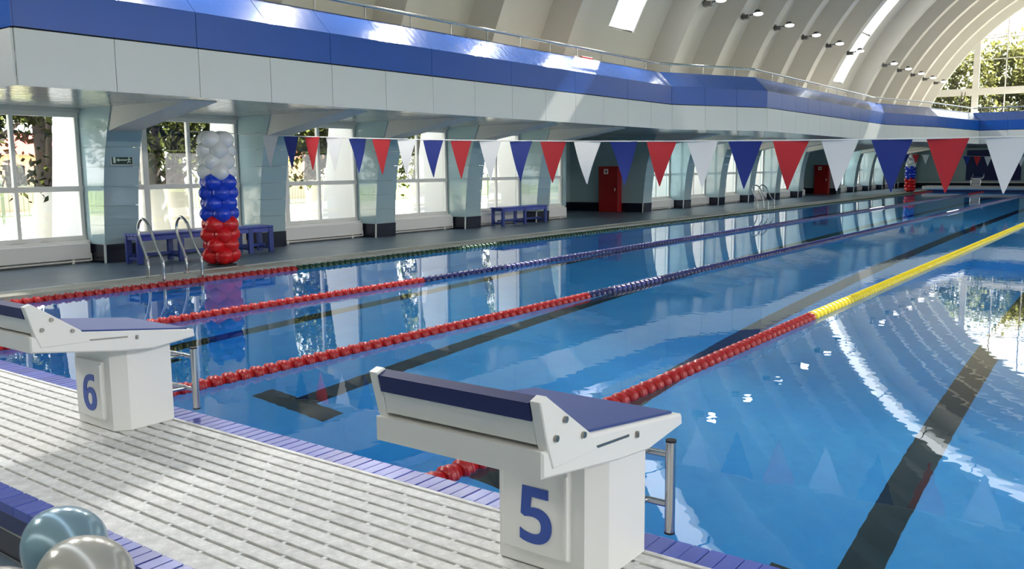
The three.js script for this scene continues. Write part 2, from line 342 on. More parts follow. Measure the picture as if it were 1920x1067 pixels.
{
  const b = struct('balcony', 'balcony with white panelled fascia and glossy blue parapet round the hall', 'balcony');
  const at = (d) => offsetLine(LINE, d), lerp = (L, i, t, y) => V(L[i][0] + (L[i + 1][0] - L[i][0]) * t, y, L[i][1] + (L[i + 1][1] - L[i][1]) * t);
  const o0 = at(0), o1 = at(0.03), f0 = at(0.02), f1 = at(0.05), t0 = at(0.02), t1 = at(DT), u0 = at(0.05), u1 = at(DT + 0.03), g0 = at(0.05), g1 = at(0.1), r1 = at(DT + 0.12);
  for (let i = 0; i < LINE.length - 1; i++) {
    const len = Math.hypot(LINE[i + 1][0] - LINE[i][0], LINE[i + 1][1] - LINE[i][1]), far = i > 5, n = Math.max(1, Math.round(len / (far ? 6 : 1.12)));
    const left = i < 5, e = 0.004 / len;
    for (let j = 0; j < n; j++) {
      const a = j / n + e, c = (j + 1) / n - e;
      const slab = (A, B, C, D, ya, yb) => hexa([lerp(A, i, a, ya), lerp(A, i, c, ya), lerp(C, i, c, yb), lerp(C, i, a, yb), lerp(B, i, a, ya), lerp(B, i, c, ya), lerp(D, i, c, yb), lerp(D, i, a, yb)]);
      part(b, 'fascia_panel', slab(o0, o1, o0, o1, YF0, YF1), M.panelWhite);
      if (left ? j % 2 === 0 || i > 0 : true) { const c2 = left && i === 0 ? Math.min(1, (j + 2) / n) - e : c; part(b, 'blue_panel', hexa([lerp(f0, i, a, YF1 + 0.022), lerp(f0, i, c2, YF1 + 0.022), lerp(t0, i, c2, YB1), lerp(t0, i, a, YB1), lerp(f1, i, a, YF1 + 0.022), lerp(f1, i, c2, YF1 + 0.022), lerp(u0, i, c2, YB1), lerp(u0, i, a, YB1)]), M.panelBlue); }
      part(b, 'top_panel', hexa([lerp(t0, i, a, YB1 + 0.003), lerp(t0, i, c, YB1 + 0.003), lerp(t1, i, c, YT), lerp(t1, i, a, YT), lerp(u0, i, a, YB1 - 0.025), lerp(u0, i, c, YB1 - 0.025), lerp(u1, i, c, YT - 0.025), lerp(u1, i, a, YT - 0.025)]), M.topBlue);
    }
    part(b, 'backing', hexa([lerp(g0, i, 0, YF0 + 0.02), lerp(g0, i, 1, YF0 + 0.02), lerp(g0, i, 1, YB1 - 0.02), lerp(g0, i, 0, YB1 - 0.02), lerp(g1, i, 0, YF0 + 0.02), lerp(g1, i, 1, YF0 + 0.02), lerp(g1, i, 1, YB1 - 0.02), lerp(g1, i, 0, YB1 - 0.02)]), M.dark);
    part(b, 'parapet_back', hexa([lerp(u1, i, 0, 2.7), lerp(u1, i, 1, 2.7), lerp(u1, i, 1, YT), lerp(u1, i, 0, YT), lerp(r1, i, 0, 2.7), lerp(r1, i, 1, 2.7), lerp(r1, i, 1, YT), lerp(r1, i, 0, YT)]), M.panelWhite);
  }
  // soffit and floor: the region between the fascia and the walls
  const outer = [[-10.85, -1.3], [-10.85, ENDZ + 0.1], [2 * AX + 10.85, ENDZ + 0.1], [2 * AX + 10.85, -1.3]];
  const ring = [...at(0.03), ...outer.slice().reverse()];
  part(b, 'soffit', prism(ring, 'y', SOFFIT, SOFFIT + 0.08), M.soffit);
  part(b, 'gallery_floor', prism(ring, 'y', 2.62, 2.74), M.vault);
  // return at the near end of the balcony
  part(b, 'end_panel', span(-10.85, -7.43, YF0, YF1, -1.3, -1.27), M.panelWhite);
  part(b, 'end_panel', span(-10.85, -7.42, YF1 + 0.02, YB1, -1.3, -1.28), M.panelBlue);
  part(b, 'end_panel', span(2 * AX + 7.43, 2 * AX + 10.85, YF0, YB1, -1.3, -1.27), M.panelWhite);

  // handrail on the parapet
  const rl = offsetLine(LINE.slice(0, 6).concat(LINE.slice(6, 7)), DT + 0.02);
  const h = thing('handrail', 'thin steel handrail on short posts above the blue balcony parapet', 'railing');
  const YR = 4.04;
  for (let i = 0; i < rl.length - 1; i++) {
    const a = V(rl[i][0], YR, rl[i][1]), c = V(rl[i + 1][0], YR, rl[i + 1][1]), len = a.distanceTo(c), n = Math.max(1, Math.round(len / 1.02));
    part(h, 'rail', rod(a, c, 0.03, 10), M.steel);
    for (let j = 0; j < n; j++) { const q = a.clone().lerp(c, (j + 0.35) / n); part(h, 'post', rod(V(q.x, YT - 0.01, q.z), V(q.x, YR, q.z), 0.012, 8), M.steel); }
  }
}

// ================================================================ VAULT
const ang = (R, y) => Math.asin((y - AY) / R);       // from the +x side
function arcBeam(R0, R1, z0, z1, a0, a1, n = 40) {
  const pos = [], nor = [], uv = [];
  const P = (R, a) => [AX + R * Math.cos(a), AY + R * Math.sin(a)];
  const quad = (A, B, C, D, na, nb, nc, nd, ua, ub, uc, ud) => {
    const n = V(B[0] - A[0], B[1] - A[1], B[2] - A[2]).cross(V(C[0] - A[0], C[1] - A[1], C[2] - A[2]));
    if (n.x * na[0] + n.y * na[1] + n.z * na[2] < 0) { [B, D] = [D, B]; [nb, nd] = [nd, nb]; [ub, ud] = [ud, ub]; }
    for (const [v, m, u] of [[A, na, ua], [B, nb, ub], [C, nc, uc], [A, na, ua], [C, nc, uc], [D, nd, ud]]) { pos.push(...v); nor.push(...m); uv.push(...u); } };
  for (let i = 0; i < n; i++) {
    const s = a0 + ((a1 - a0) * i) / n, t = a0 + ((a1 - a0) * (i + 1)) / n;
    const [x0, y0] = P(R0, s), [x1, y1] = P(R0, t), [X0, Y0] = P(R1, s), [X1, Y1] = P(R1, t);
    const ns = [-Math.cos(s), -Math.sin(s), 0], nt = [-Math.cos(t), -Math.sin(t), 0], os = ns.map((v) => -v), ot = nt.map((v) => -v);
    quad([x0, y0, z0], [x0, y0, z1], [x1, y1, z1], [x1, y1, z0], ns, ns, nt, nt, [R0 * s, z0], [R0 * s, z1], [R0 * t, z1], [R0 * t, z0]);
    quad([X0, Y0, z0], [X1, Y1, z0], [X1, Y1, z1], [X0, Y0, z1], os, ot, ot, os, [R1 * s, z0], [R1 * t, z0], [R1 * t, z1], [R1 * s, z1]);
    quad([x0, y0, z0], [x1, y1, z0], [X1, Y1, z0], [X0, Y0, z0], [0, 0, 1], [0, 0, 1], [0, 0, 1], [0, 0, 1], [x0, y0], [x1, y1], [X1, Y1], [X0, Y0]);
    quad([x0, y0, z1], [X0, Y0, z1], [X1, Y1, z1], [x1, y1, z1], [0, 0, -1], [0, 0, -1], [0, 0, -1], [0, 0, -1], [x0, y0], [X0, Y0], [X1, Y1], [x1, y1]);
  }
  for (const [a, sg] of [[a0, -1], [a1, 1]]) { const [x, y] = P(R0, a), [X, Y] = P(R1, a), m = [-Math.sin(a) * sg, Math.cos(a) * sg, 0]; const q = [[x, y, z0], [X, Y, z0], [X, Y, z1], [x, y, z1]]; if (sg > 0) q.reverse(); quad(...q, m, m, m, m, [0, 0], [1, 0], [1, 1], [0, 1]); }
  const g = new THREE.BufferGeometry();
  g.setAttribute('position', new THREE.Float32BufferAttribute(pos, 3)); g.setAttribute('normal', new THREE.Float32BufferAttribute(nor, 3)); g.setAttribute('uv', new THREE.Float32BufferAttribute(uv, 2));
  return g;
}
const LIGHTBAYS = [-3, 4, 11], RW = 0.45;           // double bays, one rib left out, with a strip skylight in the middle
{
  const c = struct('ceiling', 'cream barrel vault with deep transverse ribs', 'ceiling');
  const aR = ang(RIN, 2.72), aS = ang(ROUT, 2.72);
  for (let k = -4; k <= 17; k++) {
    if (LIGHTBAYS.includes(k - 1)) continue;
    const z = zk(k);
    part(c, 'rib', arcBeam(RIN, ROUT + 0.05, z, z - RW, aR, Math.PI - aR, 56), M.vault);
    const b0 = z - RW, b1 = k === 17 ? ENDZ + 0.15 : zk(LIGHTBAYS.includes(k) ? k + 2 : k + 1);
    if (!LIGHTBAYS.includes(k)) { part(c, 'vault_panel', arcBeam(ROUT, ROUT + 0.2, b0, b1, aS, Math.PI - aS, 56), M.vault); continue; }
    const sw = k === 11 ? 2.1 : 1.5, s0 = b0 - (k === 11 ? 1.95 : 2.35), s1 = s0 - sw, aL = ang(ROUT, 5.25);
    part(c, 'vault_panel', arcBeam(ROUT, ROUT + 0.2, b0, b1, aS, aL, 8), M.vault);
    part(c, 'vault_panel', arcBeam(ROUT, ROUT + 0.2, b0, b1, Math.PI - aL, Math.PI - aS, 8), M.vault);
    part(c, 'vault_panel', arcBeam(ROUT, ROUT + 0.2, b0, s0, aL, Math.PI - aL, 44), M.vault);
    part(c, 'vault_panel', arcBeam(ROUT, ROUT + 0.2, s1, b1, aL, Math.PI - aL, 44), M.vault);
    const i = LIGHTBAYS.indexOf(k), w = struct('window_' + (40 + i), ['curved strip skylight overhead of the starting blocks', 'curved strip skylight nearer to the starting blocks', 'curved strip skylight nearer to the far arched window'][i], 'skylight');
    part(w, 'frame', arcBeam(ROUT - 0.02, ROUT + 0.22, s0, s0 - 0.06, aL, Math.PI - aL, 44), M.frame);
    part(w, 'frame', arcBeam(ROUT - 0.02, ROUT + 0.22, s1 + 0.06, s1, aL, Math.PI - aL, 44), M.frame);
    const N = 13;
    for (let j = 0; j <= N; j++) { const a = aL + ((Math.PI - 2 * aL) * j) / N; part(w, 'bar', arcBeam(ROUT + 0.02, ROUT + 0.12, s0 - 0.05, s1 + 0.05, a - 0.002, a + 0.002, 1), M.lampBody); }
    for (let j = 0; j < N; j++) { const a = aL + ((Math.PI - 2 * aL) * j) / N, e = aL + ((Math.PI - 2 * aL) * (j + 1)) / N; part(w, 'pane', arcBeam(ROUT + 0.06, ROUT + 0.068, s0 - 0.05, s1 + 0.05, a, e, 4), M.glass); }
  }
  part(c, 'vault_panel', arcBeam(ROUT, ROUT + 0.2, NEARZ, zk(-4), aS, Math.PI - aS, 56), M.vault);
}

// ================================================================ END WALLS with arched windows
function clipCircle(poly, R) {                      // convex polygon within the circle about (AX, AY)
  const N = 96; let out = poly;
  for (let i = 0; i < N; i++) {
    const a = (i / N) * 2 * Math.PI, nx = Math.cos(a), ny = Math.sin(a), inside = ([x, y]) => (x - AX) * nx + (y - AY) * ny <= R, res = [];
    for (let j = 0; j < out.length; j++) {
      const p = out[j], q = out[(j + 1) % out.length], pi = inside(p), qi = inside(q);
      if (pi) res.push(p);
      if (pi !== qi) { const dp = (p[0] - AX) * nx + (p[1] - AY) * ny - R, dq = (q[0] - AX) * nx + (q[1] - AY) * ny - R, t = dp / (dp - dq); res.push([p[0] + (q[0] - p[0]) * t, p[1] + (q[1] - p[1]) * t]); }
    }
    out = res; if (out.length < 3) return null;
  }
  return out;
}
function endWall(z, dir, wallName, wallLabel, winName, winLabel) {
  const w = struct(wallName, wallLabel, 'wall'), g = struct(winName, winLabel, 'window');
  const R = 12.95, sill = 4.2, in0 = z, out0 = z - dir * 0.2;
  part(w, 'lower_wall', span(-13.2, 18.2, -0.2, sill, in0, out0), M.columnTile);
  part(w, 'plinth', span(-10.8, 15.8, DECK, 0.34, in0 + dir * 0.012, in0), M.plinth);
  part(g, 'arch_frame', arcBeam(R - 0.12, ROUT + 0.2, Math.max(in0, out0) + 0.1, Math.min(in0, out0), ang(13.2, 2.7), Math.PI - ang(13.2, 2.7), 56), M.whiteWall);
  part(g, 'sill', span(-9, 14, sill - 0.05, sill + 0.05, in0 + dir * 0.1, out0), M.frame);
  const bx = (x0, x1, y0, y1, name, d) => { const P = clipCircle([[x0, y0], [x1, y0], [x1, y1], [x0, y1]], R); if (P) part(g, name, prism(P, 'z', z - dir * 0.1 - d, z - dir * 0.1 + d), M.frame); };
  const major = [-9.27, -4.635, 0, 4.635, 9.27], minor = [];
  for (let i = 0; i < 4; i++) minor.push(major[i] + 1.545, major[i] + 3.09);
  for (const x of major) bx(AX + x - 0.17, AX + x + 0.17, sill, 13, 'main_mullion', 0.1);
  for (const x of minor) bx(AX + x - 0.03, AX + x + 0.03, sill, 13, 'mullion', 0.03);
  bx(-10, 15, 5.52, 5.92, 'main_transom', 0.115); bx(-10, 15, 8.72, 8.78, 'transom', 0.04); bx(-10, 15, 8.9, 8.95, 'transom', 0.04); bx(-10, 15, 7.53, 7.58, 'transom', 0.03); bx(-10, 15, 10.3, 10.36, 'transom', 0.03);
  const xs = [-13, ...[...major, ...minor].sort((a, b) => a - b), 13], ys = [sill, 5.72, 7.55, 8.84, 10.33, 13];
  for (let i = 0; i < xs.length - 1; i++) for (let j = 0; j < ys.length - 1; j++) { const P = clipCircle([[AX + xs[i], ys[j]], [AX + xs[i + 1], ys[j]], [AX + xs[i + 1], ys[j + 1]], [AX + xs[i], ys[j + 1]]], R); if (P) part(g, 'pane', prism(P, 'z', z - dir * 0.1 - 0.004, z - dir * 0.1 + 0.004), M.glass); }
  return w;
}
const farWall = endWall(ENDZ, 1, 'wall_far', 'grey tiled end wall under the far balcony', 'window_50', 'large arched window filling the far end of the vault');
part(farWall, 'navy_panel', span(-7.0, -4.1, 0.5, 2.3, ENDZ + 0.02, ENDZ), M.padDark);
part(farWall, 'white_rail', span(-10.4, 15.4, 0.36, 0.42, ENDZ + 0.03, ENDZ), M.panelWhite);
{
  const w = struct('wall_near', 'plain end wall behind the starting blocks', 'wall');
  part(w, 'lower_wall', span(-13.2, 18.2, -0.2, 2.7, NEARZ, NEARZ + 0.2), M.columnTile);
  part(w, 'upper_wall', prism(clipCircle([[-13.2, 2.7], [18.2, 2.7], [18.2, 14], [-13.2, 14]], ROUT + 0.2), 'z', NEARZ, NEARZ + 0.2), M.vault);
  part(w, 'plinth', span(-10.8, 15.8, DECK, 0.34, NEARZ - 0.012, NEARZ), M.plinth);
}

// right side: plain window wall
{
  const w = struct('wall_right', 'window wall along the opposite side of the pool', 'wall'), X = 2 * AX - WINX;
  part(w, 'sill_wall', span(X - 0.05, X + 0.12, -0.2, 0.4, NEARZ, ENDZ), M.whiteWall);
  part(w, 'lintel', span(X - 0.05, X + 0.12, 2.34, 2.8, NEARZ, ENDZ), M.whiteWall);
  for (let k = -4; k <= 17; k++) { part(w, 'column', span(2 * AX + 10.29, X + 0.12, DECK, 2.6, zk(k), zk(k) - 0.56), M.columnTile); part(w, 'pane', span(X + 0.02, X + 0.028, 0.4, 2.34, zk(k) - 0.56, k < 17 ? zk(k + 1) : ENDZ), M.glass); }
  const c = struct('wall_upper', 'strips of wall between the gallery floor and the vault', 'wall');
  for (const x of [-10.95, 2 * AX + 10.75]) part(c, 'upper_strip', span(x, x + 0.19, 2.81, 3.05, NEARZ - 0.01, ENDZ + 0.01), M.vault);
}

// ================================================================ STARTING BLOCKS
const font = await new FontLoader().loadAsync('fonts/droid/droid_sans_bold.typeface.json');
function startingBlock(num, x, z, turn, label, platform) {
  // local frame: x across, z towards the swimmer's back; origin on the deck below the pedestal
  const b = thing('starting_block', label, 'starting block', [x, platform, z], turn, 'starting blocks');
  const W = 0.275;
  // pedestal with chamfered rear corners
  const ped = part(b, 'pedestal', prism([[-0.195, -0.14], [0.195, -0.14], [0.195, 0.075], [0.15, 0.135], [-0.15, 0.135], [-0.195, 0.075]], 'y', 0, 0.405, 0.006), M.plastic);
  const panel = part(ped, 'number_panel', rbox(0.235, 0.27, 0.022, 0.006, -0.012, 0.185, 0.14), M.plastic);
  part(ped, 'panel_lip', rbox(0.014, 0.25, 0.03, 0.005, 0.1, 0.185, 0.145), M.plastic);
  if (num) {
    const t = new TextGeometry(num, { font, size: 0.172, depth: 0.003, curveSegments: 8 }); t.computeBoundingBox();
    const bb = t.boundingBox, s = 0.112 / (bb.max.x - bb.min.x); t.translate(-(bb.max.x + bb.min.x) / 2, -(bb.max.y + bb.min.y) / 2, 0); t.scale(s, 0.172 / (bb.max.y - bb.min.y), 1);
    const d = part(panel, 'number', t, M.number, [-0.006, 0.168, 0.151]); d.userData.label = 'blue numeral ' + num;
  }
  // board: sloping forward towards the water, in (z, y)
  const d = 0.275;   // heights below are above the water at the near end
  const Y = (y) => y - d, zz = (v) => v - 1.145;
  part(b, 'board', prism([[zz(0.92), Y(0.674)], [zz(1.13), Y(0.652)], [zz(1.3), Y(0.668)], [zz(1.667), Y(0.722)], [zz(1.667), Y(0.788)], [zz(1.47), Y(0.778)], [zz(0.925), Y(0.708)]], 'x', -W, W, 0.006), M.plastic);
  part(b, 'pad', prism([[zz(0.945), Y(0.706)], [zz(1.6), Y(0.79)], [zz(1.6), Y(0.802)], [zz(0.945), Y(0.717)]], 'x', -W + 0.018, W - 0.024, 0.002), M.pad);
  // rear foot plate between two cheeks
  const plate = part(b, 'foot_plate', prism([[zz(1.625), Y(0.798)], [zz(1.65), Y(0.798)], [zz(1.672), Y(0.903)], [zz(1.648), Y(0.909)], [zz(1.49), Y(0.79)]], 'x', -W + 0.028, W - 0.028, 0.002), M.plastic);
  part(plate, 'grip_strip', prism([[zz(1.664), Y(0.86)], [zz(1.671), Y(0.86)], [zz(1.681), Y(0.906)], [zz(1.65), Y(0.917)], [zz(1.484), Y(0.797)], [zz(1.488), Y(0.79)], [zz(1.646), Y(0.908)], [zz(1.672), Y(0.9)]], 'x', -W + 0.03, W - 0.03), M.padDark);
  for (const s of [-1, 1]) {
    const x0 = s > 0 ? W - 0.028 : -W - 0.004, x1 = s > 0 ? W + 0.004 : -W + 0.028;
    const ck = part(b, 'cheek', prism([[zz(1.628), Y(0.738)], [zz(1.652), Y(0.8)], [zz(1.682), Y(0.912)], [zz(1.654), Y(0.921)], [zz(1.46), Y(0.786)], [zz(1.42), Y(0.732)]], 'x', x0, x1, 0.003), M.plastic);
    for (const [bz, by] of [[1.58, 0.849], [1.62, 0.812], [1.497, 0.79]]) part(ck, 'bolt', rod(V(s * (W + 0.002), Y(by), zz(bz)), V(s * (W + 0.011), Y(by), zz(bz)), 0.0085, 10), M.boltMetal);
    part(b, 'side_slot', hexa([V(s * (W - 0.002), Y(0.735), zz(1.43)), V(s * (W + 0.002), Y(0.735), zz(1.43)), V(s * (W + 0.002), Y(0.722), zz(1.255)), V(s * (W - 0.002), Y(0.722), zz(1.255)), V(s * (W - 0.002), Y(0.742), zz(1.43)), V(s * (W + 0.002), Y(0.742), zz(1.43)), V(s * (W + 0.002), Y(0.729), zz(1.255)), V(s * (W - 0.002), Y(0.729), zz(1.255))]), M.boltMetal);
    part(b, 'clip', rbox(0.01, 0.018, 0.012, 0.003, s * (W + 0.003), Y(0.718), zz(1.213)), M.boltMetal);
    // backstroke grip posts
    const px = s * 0.23;
    const post = part(b, 'grip_post', rod(V(px, Y(0.318), zz(0.905)), V(px, Y(0.607), zz(0.905)), 0.0165, 14), M.steel);
    part(post, 'cap', rod(V(px, Y(0.607), zz(0.905)), V(px, Y(0.614), zz(0.905)), 0.0172, 14), M.dark);
    part(post, 'cap', rod(V(px, Y(0.312), zz(0.905)), V(px, Y(0.318), zz(0.905)), 0.0172, 14), M.dark);
    part(b, 'brace', rod(V(s * 0.12, Y(0.40), zz(1.01)), V(s * 0.15, Y(0.405), zz(0.905)), 0.011, 10), M.steel);
    part(b, 'brace_socket', rod(V(s * 0.115, Y(0.39), zz(1.05)), V(s * 0.12, Y(0.40), zz(0.985)), 0.018, 12), M.plastic);
    part(b, 'upper_brace', rod(V(s * 0.15, Y(0.57), zz(1.03)), V(s * 0.15, Y(0.565), zz(0.905)), 0.01, 10), M.steel);
  }
  for (const y of [0.565, 0.405]) part(b, 'grip_bar', rod(V(-0.23, Y(y), zz(0.905)), V(0.23, Y(y), zz(0.905)), 0.011, 10), M.steel);
  return b;
}
startingBlock('5', 1.225, 1.145, 0, 'large white starting block bearing the numeral five', 0.275);
startingBlock('6', -1.275, 1.145, 0, 'white starting block bearing the numeral six, beside the deck corner with balloons', 0.275);
startingBlock('', -5.5, -49.75, Math.PI, 'small distant starting block at the far end of the pool', 0.29);

// ================================================================ LANE ROPES
function floatGeo(seg, fine) {
  const L = 0.056, pts = fine
    ? [[0.012, -L], [0.042, -L], [0.046, -L * 0.85], [0.058, -L * 0.75], [0.061, -L * 0.62], [0.058, -L * 0.5], [0.046, -L * 0.4], [0.045, -L * 0.1], [0.054, 0], [0.057, L * 0.12], [0.054, L * 0.24], [0.045, L * 0.34], [0.043, L * 0.9], [0.012, L * 0.98]]
    : [[0.012, -L], [0.034, -L * 0.85], [0.059, -L * 0.5], [0.044, -L * 0.25], [0.052, L * 0.2], [0.038, L * 0.6], [0.012, L * 0.96]];
  return new THREE.LatheGeometry(pts.map(([r, y]) => new THREE.Vector2(r, y)), seg).rotateX(-Math.PI / 2);
}
const fineFloat = floatGeo(18, true), midFloat = floatGeo(14, true), lowFloat = floatGeo(10, false);
function laneRope(x, m, nFine, label) {
  const r = thing('lane_rope', label, 'lane rope', [x, 0.0, 0]);
  const step = 0.117, z0 = 0.62, z1 = -48.95, n = Math.floor((z0 - z1) / step), rest = { a: [], b: [] };
  part(r, 'cable', rod(V(0, 0, POOL.z0), V(0, 0, POOL.z1), 0.006, 6), M.steel);
  for (let i = 0; i < n; i++) {
    const z = z0 - i * step, isRed = z > -5.0 || z < -44.2;
    if (i < nFine) { const f = part(r, 'float', i < 60 ? fineFloat : midFloat, isRed ? M.red : m, [0, 0.004, z]); f.rotation.z = i * 0.7; } else (isRed ? rest.a : rest.b).push(z);
  }
  const q = new THREE.Matrix4();
  for (const [list, mm] of [[rest.a, M.red], [rest.b, m]]) {
    if (!list.length) continue;
    const im = new THREE.InstancedMesh(lowFloat, mm, list.length); im.name = 'distant_floats'; list.forEach((z, i) => im.setMatrixAt(i, q.makeTranslation(0, 0.004, z))); im.castShadow = im.receiveShadow = true; r.add(stuff(im));
  }
}
laneRope(0, M.yellow, 200, 'red and yellow lane rope ending beside block 5');
laneRope(-2.5, M.blue, 200, 'red and dark blue lane rope ending beside block 6');
laneRope(-5, M.blue, 150, 'red and dark blue lane rope, second from the window side');
laneRope(-7.5, M.green, 130, 'red and green lane rope beside the window side walkway');

// ================================================================ PENNANT LINES
function pennantLine(z, xs, height, label, w, h, order, ends) {
  const o = thing('pennant_line', label, 'flags');
  const pts = []; for (let x = ends[0]; x <= ends[1] + 0.01; x += (ends[1] - ends[0]) / 24) pts.push(V(x, height(x), z));
  part(o, 'cord', tube(pts, 0.007, 6, false, true, 96), M.cord);
  xs.forEach((x, i) => {
    const n = 7, pos = [], idx = [], bend = (rnd() - 0.5) * 0.07, sway = (rnd() - 0.5) * 0.03, lean = (rnd() - 0.5) * 0.03;
    for (const side of [1, -1]) for (let r = 0; r <= n; r++) for (const s of [-1, 0, 1]) { const t = r / n, ww = (w / 2) * (1 - t) + 0.004; pos.push(s * ww + lean * t, -t * h, side * 0.0012 + Math.sin(t * 2.4) * bend + sway * s * (1 - t)); }
    for (let k = 0; k < 2; k++) for (let r = 0; r < n; r++) for (let c = 0; c < 2; c++) { const a = k * (n + 1) * 3 + r * 3 + c, q = [a, a + 3, a + 4, a, a + 4, a + 1]; if (k) q.reverse(); idx.push(...q); }
    const g = new THREE.BufferGeometry(); g.setAttribute('position', new THREE.Float32BufferAttribute(pos, 3)); g.setIndex(idx); g.computeVertexNormals();
    part(o, 'pennant', g, [M.flagWhite, M.flagBlue, M.flagRed][(i + order) % 3], [x, height(x) - 0.004, z]);
  });
}
{
  const xs = []; for (let i = 0; i < 26; i++) xs.push(-7.88 + 0.4495 * i);
  pennantLine(-5, xs, (x) => 1.665 + 0.00262 * (x - 2.6) ** 2, 'line of white, blue and red pennants hung low across the near pool end', 0.33, 0.46, 0, [-9.95, 13.6]);
  const xf = []; for (let i = 0; i < 16; i++) xf.push(-7.9 + 0.46 * i);
  pennantLine(-44.2, xf, (x) => 1.7 + 0.0026 * (x - 2.6) ** 2, 'small distant line of pennants across the far pool end', 0.33, 0.46, 1, [-9.95, 14.6]);
}

// ================================================================ POOL LADDERS
function ladder(x, z, label) {
  const l = thing('pool_ladder', label, 'pool ladder', [x, 0, z]);
  for (const s of [0, -0.56]) {
    part(l, 'handrail', tube([V(-0.32, DECK, s), V(-0.33, 0.26, s), V(-0.5, 0.62, s), V(-0.5, 0.74, s), V(-0.4, 0.83, s), V(-0.27, 0.76, s), V(-0.1, 0.46, s), V(0.02, 0.3, s), V(0.03, 0.1, s), V(0.03, -1.2, s)], 0.019, 10, false, true, 64), M.steel);
    part(l, 'collar', rod(V(-0.33, 0.27, s), V(-0.33, 0.3, s), 0.024, 10), M.steel);
    part(l, 'collar', rod(V(0.025, 0.28, s), V(0.025, 0.31, s), 0.024, 10), M.steel);
    part(l, 'flange', rod(V(-0.32, DECK, s), V(-0.32, DECK + 0.015, s), 0.045, 14), M.steel);
  }
  for (const y of [-0.3, -0.6, -0.9]) part(l, 'step', rbox(0.08, 0.03, 0.54, 0.008, 0.03, y, -0.28), M.steel);
}
ladder(-7.71, -3.05, 'chrome pool ladder beside the near balloon column');
ladder(-7.71, -24.6, 'small distant chrome pool ladder halfway along the walkway');

// ================================================================ BALLOONS
const balloonGeo = (() => { const pts = []; for (let i = 0; i <= 16; i++) { const t = (i / 16) * Math.PI; pts.push(new THREE.Vector2(Math.max(0.0005, Math.sin(t) * (1 - 0.1 * Math.cos(t) * -1)), -Math.cos(t) * 1.08)); } return new THREE.LatheGeometry(pts, 20); })();
function balloonColumn(x, z, label) {
  const o = thing('balloon_column', label, 'balloons', [x, DECK, z]);
  part(o, 'pole', rod(V(0, 0, 0), V(0, 1.85, 0), 0.012), M.cord);
  part(o, 'base', rbox(0.3, 0.02, 0.3, 0.006, 0, 0.01, 0), M.dark);
  for (let l = 0; l < 12; l++) for (let j = 0; j < 4; j++) {
    const a = j * Math.PI / 2 + (l % 2) * Math.PI / 4 + 0.35, r = 0.132 * rr(0.96, 1.04);
    const m = l < 4 ? M.balloonRed : l < 8 ? M.balloonBlue : M.balloonWhite;
    const g = part(o, 'balloon', balloonGeo, m, [Math.cos(a) * 0.142, 0.155 + l * 0.152, Math.sin(a) * 0.142]);
    g.scale.setScalar(r); g.rotation.set(0, 0, 0); g.quaternion.setFromUnitVectors(V(0, 1, 0), V(Math.cos(a), 0, Math.sin(a)));
  }
}
balloonColumn(-8.5, -4.5, 'tall white, blue and red balloon column beside the chrome pool ladder');
balloonColumn(-7.9, -45.4, 'small distant balloon column near the far end of the walkway');
// pearl balloons lying below the step behind the blocks
[['pearlBlue', 0.116, 0.122, 0.372, 2.125, 'pearly blue balloon on top of the cluster by the step'], ['pearlSilver', 0.125, 0.37, 0.36, 2.195, 'pearly silver balloon on top of the cluster by the step'], ['pearlSilver', 0.118, -0.05, 0.18, 2.24, 'pearly silver balloon on the floor under the blue one'], ['pearlBlue', 0.12, 0.33, 0.178, 2.36, 'pearly blue balloon on the floor under the silver one']].forEach(([m, r, x, y, z, label]) => {
  const o = thing('balloon', label, 'balloon', [x, y, z], 0, 'balloons by the step');
  const g = part(o, 'skin', balloonGeo, M[m]); g.scale.set(r, r / 1.08, r); g.rotation.set(0.5, 0.3, 0.25);
  part(o, 'knot', new THREE.ConeGeometry(0.012, 0.02, 10), M[m], [0.03, -r * 0.98, 0.03]);
});

// ================================================================ BENCHES
function bench(x, z, turn, label, len) {
  const b = thing('bench', label, 'bench', [x, DECK, z], turn, 'blue benches along the windows');
  for (let i = 0; i < 4; i++) part(b, 'seat_slat', rbox(0.082, 0.03, len, 0.008, -0.15 + i * 0.1, 0.44, 0), M.bench);
  for (const t of [-0.46, 0, 0.46]) {
    const zc = t * len;
    for (const dx of [-0.15, 0.15]) part(b, 'leg', rbox(0.05, 0.42, 0.09, 0.008, dx, 0.215, zc), M.benchDark);
    part(b, 'cross_rail', rbox(0.34, 0.06, 0.06, 0.008, 0, 0.39, zc), M.benchDark);
    part(b, 'foot_rail', rbox(0.34, 0.04, 0.05, 0.008, 0, 0.08, zc), M.benchDark);
  }
  for (const dx of [-0.15, 0.15]) part(b, 'side_rail', rbox(0.03, 0.07, len * 0.96, 0.008, dx, 0.385, 0), M.bench);
  part(b, 'stretcher', rbox(0.03, 0.05, len * 0.94, 0.008, 0, 0.13, 0), M.benchDark);
}
bench(-9.75, -4.55, 0, 'blue plastic bench behind the chrome pool ladder', 1.5);
bench(-9.75, -5.85, 0, 'short blue plastic bench right behind the balloon column', 0.9);
bench(-10.2, -14.35, 0, 'long blue bench between the fourth and fifth tiled columns', 1.95);

